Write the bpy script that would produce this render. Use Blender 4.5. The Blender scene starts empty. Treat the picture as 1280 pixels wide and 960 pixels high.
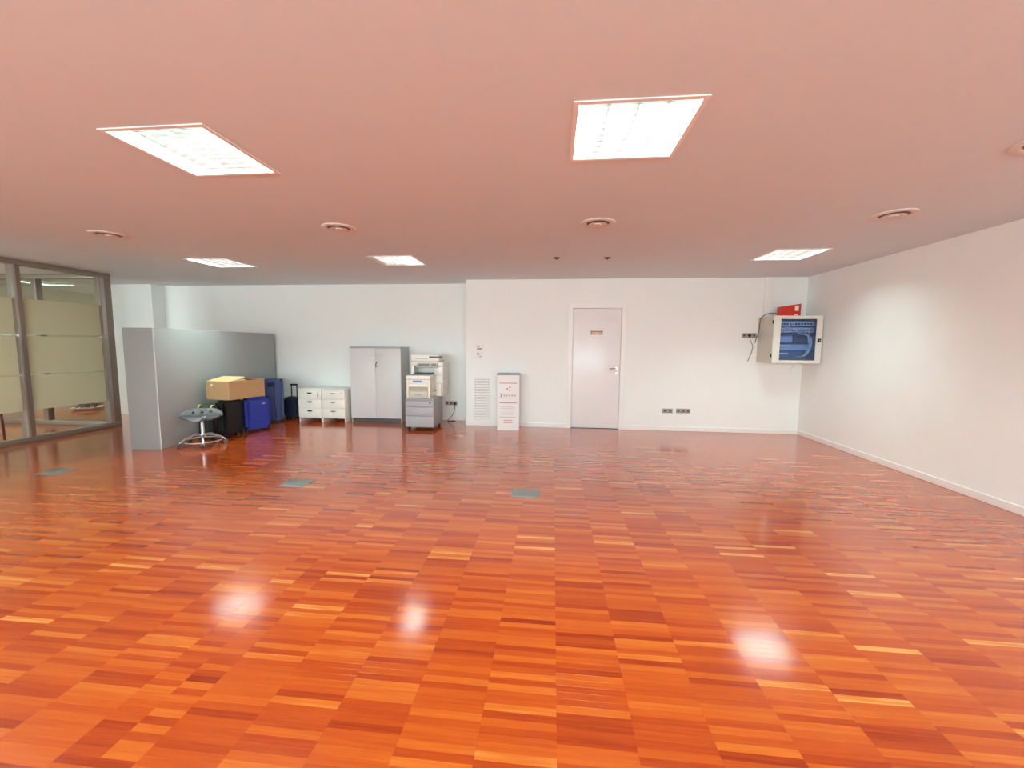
import bpy, bmesh, math, random
from mathutils import Vector, Matrix
random.seed(7)
SC = bpy.context.scene
COL = SC.collection
R = math.radians

# ------------------------------------------------------------------ camera
CAM_H, PITCH, YAW, ROLL, FPX = 1.4347, 0.0935, 0.100, 0.0080, 506.52
fw = Vector((-math.sin(YAW)*math.cos(PITCH), math.cos(YAW)*math.cos(PITCH), -math.sin(PITCH)))
rt = Vector((math.cos(YAW), math.sin(YAW), 0)); up = rt.cross(fw)
rt2 = rt*math.cos(ROLL) + up*math.sin(ROLL); up2 = -rt*math.sin(ROLL) + up*math.cos(ROLL)
cam = bpy.data.objects.new('camera', bpy.data.cameras.new('camera')); COL.objects.link(cam)
m = Matrix((rt2, up2, -fw)).transposed().to_4x4(); m.translation = Vector((0, 0, CAM_H))
cam.matrix_world = m
cam.data.sensor_fit = 'HORIZONTAL'; cam.data.sensor_width = 36; cam.data.lens = FPX*36/1280
cam.data.clip_start = 0.02; cam.data.clip_end = 200
SC.camera = cam
def proj(P):
    v = Vector(P) - Vector((0, 0, CAM_H)); d = v.dot(fw)
    return 640 + FPX*v.dot(rt2)/d, 480 - FPX*v.dot(up2)/d, d

# ------------------------------------------------------------------ world, exposure, lamp strength
SKY, TUBE, PANEL = 15.0, 26.0, 60.0
W = bpy.data.worlds.new('world'); SC.world = W; W.use_nodes = True
W.node_tree.nodes['Background'].inputs[0].default_value = (.80, .94, 1, 1)   # overcast daylight outside the added windows
W.node_tree.nodes['Background'].inputs[1].default_value = SKY
_n = W.node_tree.nodes; _l = W.node_tree.links                       # overcast sky above the horizon, duller ground below it
_tc = _n.new('ShaderNodeTexCoord'); _sx = _n.new('ShaderNodeSeparateXYZ'); _cr = _n.new('ShaderNodeValToRGB')
_cr.color_ramp.elements[0].position = .48; _cr.color_ramp.elements[0].color = (.56, .70, .74, 1)
_cr.color_ramp.elements[1].position = .52; _cr.color_ramp.elements[1].color = (.76, .93, 1, 1)
_ma = _n.new('ShaderNodeMath'); _ma.operation = 'MULTIPLY_ADD'; _ma.inputs[1].default_value = .5; _ma.inputs[2].default_value = .5
_l.new(_tc.outputs['Generated'], _sx.inputs[0]); _l.new(_sx.outputs['Z'], _ma.inputs[0]); _l.new(_ma.outputs[0], _cr.inputs[0])
_l.new(_cr.outputs[0], _n['Background'].inputs[0])
SC.view_settings.view_transform = 'Standard'; SC.view_settings.look = 'None'
SC.view_settings.gamma = 1; SC.view_settings.use_curve_mapping = False
SC.view_settings.exposure = 0.30
SC.cycles.use_denoising = True
SC.cycles.max_bounces = 14; SC.cycles.diffuse_bounces = 8; SC.cycles.transparent_max_bounces = 16
SC.cycles.sample_clamp_indirect = 5.0; SC.cycles.caustics_reflective = False; SC.cycles.caustics_refractive = False

# ------------------------------------------------------------------ materials
def mat(name, col, rough=.5, metal=0, spec=.5, bump=0, bscale=200, emit=None, estr=0, vary=0, vscale=3, coat=0):
    M = bpy.data.materials.new(name); M.use_nodes = True
    nt = M.node_tree; b = nt.nodes['Principled BSDF']
    b.inputs['Base Color'].default_value = (*col, 1); b.inputs['Roughness'].default_value = rough
    b.inputs['Metallic'].default_value = metal; b.inputs['Specular IOR Level'].default_value = spec
    b.inputs['Coat Weight'].default_value = coat
    tc = nt.nodes.new('ShaderNodeTexCoord')
    n = nt.nodes.new('ShaderNodeTexNoise'); n.inputs['Scale'].default_value = vscale; n.inputs['Detail'].default_value = 4
    nt.links.new(tc.outputs['Object'], n.inputs['Vector'])
    mx = nt.nodes.new('ShaderNodeMix'); mx.data_type = 'RGBA'
    v = max(vary, .02)
    mx.inputs[6].default_value = (*[c*(1-v) for c in col], 1); mx.inputs[7].default_value = (*[min(1, c*(1+v)) for c in col], 1)
    nt.links.new(n.outputs['Fac'], mx.inputs[0]); nt.links.new(mx.outputs[2], b.inputs['Base Color'])
    if bump:
        n2 = nt.nodes.new('ShaderNodeTexNoise'); n2.inputs['Scale'].default_value = bscale
        nt.links.new(tc.outputs['Object'], n2.inputs['Vector'])
        bp = nt.nodes.new('ShaderNodeBump'); bp.inputs['Strength'].default_value = bump; bp.inputs['Distance'].default_value = .002
        nt.links.new(n2.outputs['Fac'], bp.inputs['Height']); nt.links.new(bp.outputs[0], b.inputs['Normal'])
    if emit:
        b.inputs['Emission Color'].default_value = (*emit, 1); b.inputs['Emission Strength'].default_value = estr
    return M

def glass_mat(name, tint, fac=.08):
    M = bpy.data.materials.new(name); M.use_nodes = True; nt = M.node_tree
    for n in list(nt.nodes):
        if n.type != 'OUTPUT_MATERIAL': nt.nodes.remove(n)
    out = [n for n in nt.nodes if n.type == 'OUTPUT_MATERIAL'][0]
    t = nt.nodes.new('ShaderNodeBsdfTransparent'); t.inputs[0].default_value = (*tint, 1)
    g = nt.nodes.new('ShaderNodeBsdfGlossy'); g.inputs['Roughness'].default_value = .02
    fr = nt.nodes.new('ShaderNodeFresnel'); ge = nt.nodes.new('ShaderNodeNewGeometry')
    io = nt.nodes.new('ShaderNodeMapRange'); io.inputs['To Min'].default_value = 1.5; io.inputs['To Max'].default_value = 1/1.5   # same reflectance from either side of the pane
    nt.links.new(ge.outputs['Backfacing'], io.inputs['Value']); nt.links.new(io.outputs[0], fr.inputs[0])
    mx = nt.nodes.new('ShaderNodeMixShader')
    nt.links.new(fr.outputs[0], mx.inputs[0]); nt.links.new(t.outputs[0], mx.inputs[1]); nt.links.new(g.outputs[0], mx.inputs[2])
    nt.links.new(mx.outputs[0], out.inputs[0]); return M

def frost_mat():
    M = bpy.data.materials.new('frosted_vinyl'); M.use_nodes = True; nt = M.node_tree
    for n in list(nt.nodes):
        if n.type != 'OUTPUT_MATERIAL': nt.nodes.remove(n)
    out = [n for n in nt.nodes if n.type == 'OUTPUT_MATERIAL'][0]
    t = nt.nodes.new('ShaderNodeBsdfTranslucent'); t.inputs[0].default_value = (.86, .84, .68, 1)
    d = nt.nodes.new('ShaderNodeBsdfDiffuse'); d.inputs[0].default_value = (.66, .63, .50, 1)
    mx = nt.nodes.new('ShaderNodeMixShader'); mx.inputs[0].default_value = .45
    nt.links.new(t.outputs[0], mx.inputs[1]); nt.links.new(d.outputs[0], mx.inputs[2])
    nt.links.new(mx.outputs[0], out.inputs[0]); return M

def wood_mat():
    M = bpy.data.materials.new('jatoba_strip'); M.use_nodes = True; nt = M.node_tree
    b = nt.nodes['Principled BSDF']; L = nt.links.new
    at = nt.nodes.new('ShaderNodeAttribute'); at.attribute_name = 'tone'
    cr = nt.nodes.new('ShaderNodeValToRGB'); e = cr.color_ramp; e.interpolation = 'LINEAR'
    stops = [(0, (0.186, 0.0130, 0.0012)), (.10, (0.267, 0.0220, 0.0016)), (.28, (0.371, 0.0410, 0.0032)), (.5, (0.452, 0.0640, 0.0048)),
             (.72, (0.516, 0.0930, 0.0072)), (.88, (0.568, 0.1330, 0.0144)), (.95, (0.615, 0.1900, 0.0320)), (1, (0.696, 0.2800, 0.0720))]
    e.elements[0].position = 0; e.elements[0].color = (*stops[0][1], 1)
    e.elements[1].position = 1; e.elements[1].color = (*stops[-1][1], 1)
    for p, c in stops[1:-1]:
        k = e.elements.new(p); k.color = (*c, 1)
    geo = nt.nodes.new('ShaderNodeNewGeometry')
    mp = nt.nodes.new('ShaderNodeMapping'); mp.inputs['Scale'].default_value = (3, 75, 30)
    L(geo.outputs['Position'], mp.inputs['Vector'])
    n = nt.nodes.new('ShaderNodeTexNoise'); n.inputs['Scale'].default_value = 1; n.inputs['Detail'].default_value = 5
    L(mp.outputs[0], n.inputs['Vector'])
    ma = nt.nodes.new('ShaderNodeMath'); ma.operation = 'MULTIPLY_ADD'; ma.inputs[1].default_value = .48; 
    sub = nt.nodes.new('ShaderNodeMath'); sub.operation = 'SUBTRACT'; sub.inputs[1].default_value = .5
    L(n.outputs['Fac'], sub.inputs[0]); L(sub.outputs[0], ma.inputs[0]); L(at.outputs['Fac'], ma.inputs[2])
    L(ma.outputs[0], cr.inputs[0]); L(cr.outputs[0], b.inputs['Base Color'])
    b.inputs['Roughness'].default_value = FLOOR_ROUGH; b.inputs['IOR'].default_value = 1.5
    b.inputs['Specular IOR Level'].default_value = .12; b.inputs['Coat Weight'].default_value = 1.0; b.inputs['Coat Roughness'].default_value = .13; b.inputs['Coat IOR'].default_value = 1.55
    bp = nt.nodes.new('ShaderNodeBump'); bp.inputs['Strength'].default_value = .05; bp.inputs['Distance'].default_value = .001
    L(n.outputs['Fac'], bp.inputs['Height']); L(bp.outputs[0], b.inputs['Normal'])
    return M
FLOOR_ROUGH = .26

M = {
 'wall': mat('wall_paint', (.86, .895, .885), .75, bump=.08, bscale=260),
 'ceil': mat('ceiling_paint', (.68, .775, .825), .8, bump=.05, bscale=200),
 'white': mat('white_lacquer', (.86, .85, .83), .35),
 'doorw': mat('door_lacquer', (.85, .84, .85), .28),
 'offwall': mat('office_wall_paint', (.74, .71, .58), .8),
 'subfloor': mat('joint_filler', (.10, .025, .008), .6),
 'wood': wood_mat(),
 'frame': mat('bronze_aluminium', (.29, .24, .195), .38, metal=.3),
 'framel': mat('bright_aluminium', (.55, .52, .48), .3, metal=.6),
 'glass': glass_mat('clear_glass', (.95, .96, .93)),
 'frost': frost_mat(),
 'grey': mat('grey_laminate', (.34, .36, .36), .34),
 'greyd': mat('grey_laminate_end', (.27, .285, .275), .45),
 'alum': mat('aluminium', (.72, .72, .72), .3, metal=.9),
 'chrome': mat('chrome', (.75, .75, .76), .15, metal=1),
 'lgrey': mat('light_grey_laminate', (.65, .66, .67), .4),
 'lgreyd': mat('mid_grey_laminate', (.44, .45, .44), .45),
 'cream': mat('cream_white_laminate', (.82, .83, .77), .4),
 'silver': mat('silver_grey_steel', (.40, .40, .43), .55),
 'silverd': mat('grey_steel_side', (.36, .36, .36), .55),
 'black': mat('black_plastic', (.012, .012, .013), .45, spec=.3),
 'blackf': mat('black_fabric', (.014, .014, .015), .7, bump=.4, bscale=500, vary=.3, vscale=20),
 'dgrey': mat('dark_grey_plastic', (.08, .08, .085), .4),
 'mgrey': mat('mid_grey_plastic', (.25, .25, .26), .4),
 'blue': mat('cobalt_blue_shell', (.018, .045, .36), .3, vary=.1),
 'blued': mat('dark_blue_shell', (.012, .028, .16), .42, vary=.1),
 'navy': mat('navy_fabric', (.010, .016, .04), .7, bump=.4, bscale=500),
 'navyshell': mat('navy_back_shell', (.008, .012, .05), .35),
 'olive': mat('dark_olive_fabric', (.055, .045, .025), .8, bump=.4, bscale=300),
 'lime': mat('yellow_green_strap', (.62, .66, .22), .6),
 'card': mat('corrugated_cardboard', (.50, .32, .155), .75, vary=.08, vscale=14),
 'cardl': mat('cardboard_flap', (.74, .52, .26), .7, vary=.05, vscale=14),  # light on the raised flap put into a paler cardboard
 'cardin': mat('cardboard_inside', (.20, .06, .03), .8),  # shade inside the open carton put into a dark colour
 'tape': mat('label_paper', (.83, .80, .70), .5),
 'prn': mat('printer_white', (.82, .81, .76), .35),
 'prnc': mat('printer_cream', (.78, .74, .62), .4),
 'prng': mat('printer_warm_grey', (.55, .53, .48), .45),
 'prnb': mat('printer_beige', (.46, .38, .27), .5),
 'lcd': mat('blue_display', (.12, .20, .50), .2),
 'rackw': mat('rack_beige_steel', (.60, .57, .50), .4),
 'rackd': mat('rack_door_steel', (.76, .75, .68), .35),
 'rackin': mat('rack_interior_blue_grey', (.40, .50, .68), .5),  # light inside the rack put into a brighter blue grey
 'rackpanel': mat('rack_panel_light_blue', (.62, .70, .80), .4),  # panels paled too, in place of light inside the case
 'rackport': mat('port_dark_blue', (.05, .07, .14), .4),
 'rackglass': glass_mat('blue_tinted_glass', (.78, .86, .98)),
 'cable': mat('pale_cable', (.62, .68, .74), .4),
 'red': mat('red_plastic', (.66, .022, .012), .35),
 'redd': mat('dark_red_plastic', (.34, .01, .012), .35),
 'plate': mat('grey_beige_socket', (.34, .31, .28), .4),
 'plated': mat('socket_hole', (.07, .06, .055), .5),
 'gap': mat('grille_gap', (.40, .40, .38), .8),
 'steelplate': mat('floor_box_steel', (.30, .32, .30), .4, metal=.5),
 'inkred': mat('ink_red', (.50, .07, .07), .5),
 'inkgrey': mat('ink_grey', (.52, .47, .46), .5),
 'inkdark': mat('ink_dark', (.22, .12, .12), .5),
 'brass': mat('brown_brass_plate', (.32, .17, .10), .35, metal=.3),
 'brassl': mat('brass_letters', (.45, .30, .21), .35, metal=.3),
 'board': mat('display_board_print', (.82, .80, .80), .5),
 'tubeon': mat('tube_lit', (.9, .9, .9), .4, emit=(.76, 1.0, .94), estr=TUBE),
 'panelon': mat('reflector_panel_lit', (.9, .9, .9), .4, emit=(.76, 1.0, .94), estr=PANEL),  # glowing sheet added behind the tubes to carry the lamp's light
 'paneloff': mat('reflector_panel_unlit', (.62, .64, .68), .4),
 'tubeoff': mat('tube_unlit', (.70, .72, .74), .3),
 'louvre': mat('lamp_housing_white', (.88, .90, .89), .3),
 'louvreg': mat('louvre_divider', (.80, .82, .82), .2, metal=.95), 'blade': mat('louvre_blade', (.88, .90, .90), .19, metal=.955),
 'darkwood': mat('dark_red_wood', (.12, .025, .015), .4),
 'plant': mat('dark_red_brown_leaf', (.10, .03, .02), .6, vary=.4, vscale=30),
 'spk': mat('ceiling_grille_white', (.74, .72, .70), .6),
}

M['tubeon'].cycles.emission_sampling = 'NONE'   # the added emitting panel behind the tubes gives the sampled light
M['panelon'].cycles.emission_sampling = 'FRONT'
# ------------------------------------------------------------------ mesh helpers
def bx(bm, x0, x1, y0, y1, z0, z1, bev=0, seg=2, rot=None):
    r = bmesh.ops.create_cube(bm, size=1)
    vs = r['verts']
    for v in vs:
        v.co = Vector((x0 + (v.co.x+.5)*(x1-x0), y0 + (v.co.y+.5)*(y1-y0), z0 + (v.co.z+.5)*(z1-z0)))
    if bev:
        es = list({e for v in vs for e in v.link_edges})
        g = bmesh.ops.bevel(bm, geom=es, offset=bev, segments=seg, affect='EDGES', profile=.5)
        vs = list({v for f in g['faces'] for v in f.verts} | {v for v in vs if v.is_valid})
    if rot:
        bmesh.ops.transform(bm, matrix=rot, verts=vs)
    return vs
def cyl(bm, p0, p1, r, n=12, r2=None):
    p0, p1 = Vector(p0), Vector(p1); d = p1-p0
    g = bmesh.ops.create_cone(bm, cap_ends=True, segments=n, radius1=r, radius2=r if r2 is None else r2, depth=d.length)
    mt = Matrix.Translation((p0+p1)/2) @ d.to_track_quat('Z', 'Y').to_matrix().to_4x4()
    bmesh.ops.transform(bm, matrix=mt, verts=g['verts']); return g['verts']
def sph(bm, c, r, n=12, sc=(1, 1, 1)):
    g = bmesh.ops.create_uvsphere(bm, u_segments=n, v_segments=max(6, n//2), radius=r)
    bmesh.ops.transform(bm, matrix=Matrix.Translation(c) @ Matrix.Diagonal((*sc, 1)), verts=g['verts']); return g['verts']
def spline(pts, k=6):
    P = [Vector(p) for p in pts]; P = [P[0]*2-P[1]] + P + [P[-1]*2-P[-2]]; o = []
    for i in range(1, len(P)-2):
        a, b, c, d = P[i-1:i+3]
        for j in range(k):
            t = j/k
            o.append(.5*((2*b) + (c-a)*t + (2*a-5*b+4*c-d)*t*t + (3*b-a-3*c+d)*t**3))
    o.append(P[-2]); return o
def tube(bm, pts, r, n=8, sm=6, closed=False, rfun=None, flat=1):
    P = spline(pts, sm) if sm and len(pts) > 2 else [Vector(p) for p in pts]
    rings = []; N = len(P)
    prev = None
    for i, p in enumerate(P):
        t = (P[(i+1) % N if closed else min(i+1, N-1)] - P[(i-1) % N if closed else max(i-1, 0)]).normalized()
        if prev is None:
            a = Vector((0, 0, 1)) if abs(t.z) < .9 else Vector((1, 0, 0))
        else: a = prev
        s = t.cross(a).normalized(); a = s.cross(t).normalized(); prev = a
        rr = rfun(i/(N-1)) if rfun else r
        rings.append([bm.verts.new(p + (s*math.cos(q)*rr + a*math.sin(q)*rr*flat)) for q in [2*math.pi*k/n for k in range(n)]])
    for i in range(N if closed else N-1):
        A, B = rings[i], rings[(i+1) % N]
        for k in range(n): bm.faces.new((A[k], A[(k+1) % n], B[(k+1) % n], B[k]))
    if not closed:
        bm.faces.new(rings[0][::-1]); bm.faces.new(rings[-1])
def lathe(bm, prof, n=32, c=(0, 0, 0)):
    rings = []
    for r, z in prof:
        if r < 1e-6: rings.append([bm.verts.new((c[0], c[1], c[2]+z))])
        else: rings.append([bm.verts.new((c[0]+r*math.cos(2*math.pi*k/n), c[1]+r*math.sin(2*math.pi*k/n), c[2]+z)) for k in range(n)])
    for A, B in zip(rings, rings[1:]):
        if len(A) == 1 and len(B) == 1: continue
        for k in range(n):
            if len(A) == 1: bm.faces.new((A[0], B[(k+1) % n], B[k]))
            elif len(B) == 1: bm.faces.new((A[k], A[(k+1) % n], B[0]))
            else: bm.faces.new((A[k], A[(k+1) % n], B[(k+1) % n], B[k]))
def prism(bm, poly, z0, z1, axis='z'):
    def P(a, b, c): return {'z': (a, b, c), 'x': (c, a, b), 'y': (a, c, b)}[axis]
    A = [bm.verts.new(P(a, b, z0)) for a, b in poly]; B = [bm.verts.new(P(a, b, z1)) for a, b in poly]
    bm.faces.new(A); bm.faces.new(B[::-1])
    for i in range(len(poly)):
        j = (i+1) % len(poly); bm.faces.new((A[j], A[i], B[i], B[j]))
def obj(name, fn, mt, parent=None, smooth=False, **props):
    bm = bmesh.new(); fn(bm)
    bmesh.ops.recalc_face_normals(bm, faces=bm.faces)
    me = bpy.data.meshes.new(name); bm.to_mesh(me); bm.free()
    me.materials.append(M[mt] if isinstance(mt, str) else mt)
    if smooth:
        me.polygons.foreach_set('use_smooth', [True]*len(me.polygons))
        me.set_sharp_from_angle(angle=R(40))
    o = bpy.data.objects.new(name, me); COL.objects.link(o)
    if parent: o.parent = parent
    for k, v in props.items(): o[k] = v
    return o
def box(name, b, mt, parent=None, bev=0, smooth=None, **props):
    return obj(name, lambda bm: bx(bm, *b, bev=bev), mt, parent, smooth=bool(bev) if smooth is None else smooth, **props)
def thing(name, label, cat, loc=(0, 0, 0), rz=0, group=None, kind=None):
    o = bpy.data.objects.new(name, None); COL.objects.link(o); o.location = loc; o.rotation_euler = (0, 0, rz)
    o.empty_display_size = .1
    if label: o['label'] = label
    if cat: o['category'] = cat
    if group: o['group'] = group
    if kind: o['kind'] = kind
    return o
def tag(o, label, cat, group=None):
    o['label'] = label; o['category'] = cat
    if group: o['group'] = group
    return o
def copy_tree(o, parent=None):
    c = o.copy(); COL.objects.link(c)
    if parent: c.parent = parent
    for ch in o.children: copy_tree(ch, c)
    return c
def struct(o, label=None):
    o['kind'] = 'structure'
    if label: o['label'] = label
    return o

# ------------------------------------------------------------------ room dimensions
H = 2.583
XR, YB, YBL, XS = 4.087, 7.125, 7.555, -1.54      # right wall, back wall, recessed back wall, step
XG, YG = -7.5, 6.16                               # glass wall, its corner post
YF = -3.2
XO = -10.9                                        # far office wall
DX0, DX1, DZ = .325, 1.165, 2.10                  # door opening

# ------------------------------------------------------------------ ceiling with openings for the lamps
LS = .575                                         # lamp opening
LIGHTS = [(.388, 2.348), (-2.158, 2.373), (2.87, 5.44), (-4.72, 5.47), (-2.13, 5.48)]
LIGHTS_OUT = [(-4.70, 2.36), (2.93, 2.36), (-4.7, -.75), (-2.15, -.75), (.39, -.75), (2.9, -.75), (-9.1, 3.6), (-9.1, 5.3), (-9.87, 7.08)]
CX0, CX1, CY0, CY1 = XO-.1, XR+.1, YF-.1, 9.4
def ceiling(bm):
    holes = [(x-LS/2, x+LS/2, y-LS/2, y+LS/2) for x, y in LIGHTS+LIGHTS_OUT]
    xs = sorted({CX0, CX1, *[h[0] for h in holes], *[h[1] for h in holes]}); ys = sorted({CY0, CY1, *[h[2] for h in holes], *[h[3] for h in holes]})
    V = {}
    def v(x, y):
        k = (round(x, 5), round(y, 5))
        if k not in V: V[k] = bm.verts.new((x, y, H))
        return V[k]
    for x0, x1 in zip(xs, xs[1:]):
        for y0, y1 in zip(ys, ys[1:]):
            cx, cy = (x0+x1)/2, (y0+y1)/2
            if any(h[0] < cx < h[1] and h[2] < cy < h[3] for h in holes): continue
            bm.faces.new((v(x0, y0), v(x0, y1), v(x1, y1), v(x1, y0)))
    g = bmesh.ops.extrude_face_region(bm, geom=list(bm.faces))
    for e in g['geom']:
        if isinstance(e, bmesh.types.BMVert): e.co.z += .02
struct(obj('ceiling', ceiling, 'ceil'), 'smooth plain white plaster ceiling with recessed lamps')

# ------------------------------------------------------------------ walls
T = .12
def wback(bm):
    bx(bm, XS, DX0, YB, YB+.6, 0, H); bx(bm, DX1, XR+T, YB, YB+.6, 0, H); bx(bm, DX0, DX1, YB, YB+.6, DZ, H)
    bx(bm, DX0, DX1, YB+.2, YB+.6, 0, DZ)
struct(obj('wall_back', wback, 'wall'), 'white painted back wall with the door')
struct(box('wall_recess', (-7.83, XS, YBL, YBL+T, 0, H), 'wall'), 'white back wall set back behind the cabinets')
struct(box('wall_right', (XR, XR+T, YF, YB, 0, H), 'wall'), 'white painted right wall')
FW = [(-6.6, -3.4), (-3.2, 0.0), (.2, 3.4)]; FZ0, FZ1 = .75, 2.4           # windows added behind the photographer, unseen, to brighten walls and ceiling
def wfront(bm):
    bx(bm, XG-T, XR+T, YF-T, YF, 0, FZ0); bx(bm, XG-T, XR+T, YF-T, YF, FZ1, H)
    e = [XG-T] + [v for p in FW for v in p] + [XR+T]
    for a, b in zip(e[::2], e[1::2]): bx(bm, a, b, YF-T, YF, FZ0, FZ1)
struct(obj('wall_front', wfront, 'wall'))
def portal(name, loc, rot, sx, sy):
    l = bpy.data.lights.new(name, 'AREA'); l.shape = 'RECTANGLE'; l.size = sx; l.size_y = sy; l.cycles.is_portal = True
    o = bpy.data.objects.new(name, l); COL.objects.link(o); o.location = loc; o.rotation_euler = rot
for k, (a, b) in enumerate(FW):
    t = thing('window_%d' % (k+3), None, None, (0, YF-T/2, 0), kind='structure')  # added windows, out of view
    def wfr(bm):
        for x0, x1 in ((a+.001, a+.06), (b-.06, b-.001), ((a+b)/2-.03, (a+b)/2+.03)): bx(bm, x0, x1, -.03, .03, FZ0+.001, FZ1-.001)
        for z0, z1 in ((FZ0+.001, FZ0+.06), (FZ1-.06, FZ1-.001)): bx(bm, a+.06, b-.06, -.029, .029, z0, z1)
    obj('frame', wfr, 'white', t)
    for x0, x1 in ((a+.06, (a+b)/2-.03), ((a+b)/2+.03, b-.06)): box('pane', (x0, x1, -.003, .003, FZ0+.06, FZ1-.06), 'glass', t)
    portal('window_portal', ((a+b)/2, YF-.02, (FZ0+FZ1)/2), (R(90), 0, 0), b-a, FZ1-FZ0)
struct(box('wall_left', (XG-T, XG, YF, 2.6, 0, H), 'wall'))
struct(box('wall_pier', (-8.9, -7.83, 7.3, 9.3, 0, H), 'wall'), 'short white wall end between glass and grey partition')
struct(obj('wall_office', lambda bm: (bx(bm, XO-T, XO, 1.5, 9.3, 0, H), bx(bm, XO, XG-T, 1.4, 1.5, 0, .8), bx(bm, XO, XG-T, 1.4, 1.5, 2.4, H), bx(bm, XO, -10.6, 1.4, 1.5, .8, 2.4), bx(bm, -7.9, XG-T, 1.4, 1.5, .8, 2.4), bx(bm, XO, -7.8, 9.3, 9.4, 0, H)), 'offwall'), 'beige walls of the glazed office')  # opening added in the unseen side wall to brighten the office
def baseboard(name, x0, x1, y0, y1):
    return struct(obj(name, lambda bm: bx(bm, x0, x1, y0, y1, 0, .078, bev=.004, seg=1), 'white'))
def bb_back(bm):
    for a, b in ((XS-.012, -.985), (-.985, DX0-.075), (DX1+.075, XR)): bx(bm, a, b, YB-.012, YB, 0, .078, bev=.004, seg=1)
    bx(bm, XS-.012, XS, YB, YBL, 0, .078, bev=.004, seg=1)
struct(obj('baseboard_back', bb_back, 'white'))
baseboard('baseboard_recess', -7.83, XS-.012, YBL-.012, YBL)
baseboard('baseboard_right', XR-.012, XR, YF, YB-.012)
struct(obj('baseboard_pier', lambda bm: (bx(bm, -8.9, -7.818, 7.288, 7.3, 0, .08), bx(bm, -7.83, -7.818, 7.3, YBL-.012, 0, .08)), 'white'))
struct(obj('baseboard_office', lambda bm: (bx(bm, XO, XO+.014, 1.5, 9.3, 0, .1), bx(bm, XO+.014, -8.9, 9.286, 9.3, 0, .1)), 'white'))

# ------------------------------------------------------------------ parquet floor: columns of narrow strips
PW, PH, PX0, PT = .2875, .0325, .0375, .012
floor = struct(box('floor', (CX0, CX1, CY0, CY1, -.06, -PT*.6), 'subfloor'), 'glossy red orange hardwood strip parquet floor')
REG = [(XG, XS, YF, YBL), (XS, XR, YF, YB), (XO, XG, 1.5, 9.3)]
TONES = [.10, .16, .20, .22, .27, .31, .35, .39, .43, .46, .5, .53, .57, .6, .63, .67, .7, .74, .78, .82, .86, .9, .955, 1.0]
WT =    [.5, 1, 2, 3.5, 5, 6, 7, 7, 8, 8, 8, 8, 8, 8, 7, 7, 6, 6, 5, 4, 2.5, 1.6, 1.2, .5]
def strip_geo(x0, x1, y0, y1, V, F, tilt, dz):
    g, c = (.00012, .00014) if (y0 < 2.6 or x1-x0 > .5) else (.00008, .0001)
    x0 += g; x1 -= g; y0 += g; y1 -= g
    n = len(V); ym = (y0+y1)/2
    zz = lambda y: dz + (y-ym)*tilt
    for (a, b, c_, d, z) in ((x0, x1, y0, y1, -PT), (x0, x1, y0, y1, -c), (x0+c, x1-c, y0+c, y1-c, 0)):
        for X, Y in ((a, c_), (b, c_), (b, d), (a, d)): V.append((X, Y, z + (zz(Y) if z > -PT else 0)))
    for k in range(4):
        j = (k+1) % 4
        F.append((n+k, n+j, n+4+j, n+4+k)); F.append((n+4+k, n+4+j, n+8+j, n+8+k))
    F.append((n+8, n+9, n+10, n+11))
def mesh_from(name, V, F, tones):
    me = bpy.data.meshes.new(name); me.from_pydata(V, [], F); me.update()
    a = me.attributes.new('tone', 'FLOAT', 'FACE'); a.data.foreach_set('value', tones)
    me.materials.append(M['wood']); return me
rng = random.Random(11)
cells = []
for ri, (rx0, rx1, ry0, ry1) in enumerate(REG):
    k0 = math.floor((rx0-PX0)/PW); k1 = math.ceil((rx1-PX0)/PW)
    for k in range(k0, k1):
        a, b = max(rx0, PX0+k*PW), min(rx1, PX0+(k+1)*PW)
        if b-a < .01: continue
        off = ((k*0.381966) % 1)*PH
        drift = random.Random(k*17+3).uniform(-.12, .12)
        y = ry0 - off
        while y < ry1:
            y0, y1 = max(y, ry0), min(y+PH, ry1)
            if y1-y0 > .004:
                full = (y1-y0 > PH*.999 and b-a > PW*.999)
                t = rng.choices(range(24), WT)[0]
                cells.append((a, b, y0, y1, full, t, max(-.002, min(.002, rng.gauss(0, .0008)))*max(0, min(1, (3.2-y)/1.2)), rng.uniform(-.00005, 0)*max(0, min(1, (3.2-y)/1.2))))
            y += PH
score = []
for i, c in enumerate(cells):
    if not c[4] or not (.8 < c[2] < 3): continue
    p = [proj((X, Y, 0)) for X, Y in ((c[0], c[2]), (c[1], c[2]), (c[1], c[3]), (c[0], c[3]))]
    if any(q[2] < .1 for q in p): continue
    cx = sum(q[0] for q in p)/4; cy = sum(q[1] for q in p)/4
    if not (5 < cx < 1275 and cy < 957): continue
    ar = abs(sum(p[j][0]*p[(j+1) % 4][1]-p[(j+1) % 4][0]*p[j][1] for j in range(4)))/2
    score.append((ar, i))
single = {i for _, i in sorted(score, reverse=True)[:300]}
variants = {}
V, F, TN = [], [], []
for i, (x0, x1, y0, y1, full, t, tilt, dz) in enumerate(cells):
    if i in single:
        if t not in variants:
            v_, f_ = [], []; strip_geo(-PW/2, PW/2, -PH/2, PH/2, v_, f_, 0, 0)
            variants[t] = mesh_from('plank', v_, f_, [TONES[t]]*len(f_))
        o = bpy.data.objects.new('plank', variants[t]); COL.objects.link(o); o.parent = floor
        o.location = ((x0+x1)/2, (y0+y1)/2, dz); o.rotation_euler = (math.atan(tilt), 0, 0)
    else:
        n = len(F); strip_geo(x0, x1, y0, y1, V, F, tilt, dz)
        TN += [TONES[t] + rng.uniform(-.02, .02)]*(len(F)-n)
o = bpy.data.objects.new('parquet_strips', mesh_from('parquet_strips', V, F, TN)); COL.objects.link(o); o.parent = floor; o['kind'] = 'stuff'

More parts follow.
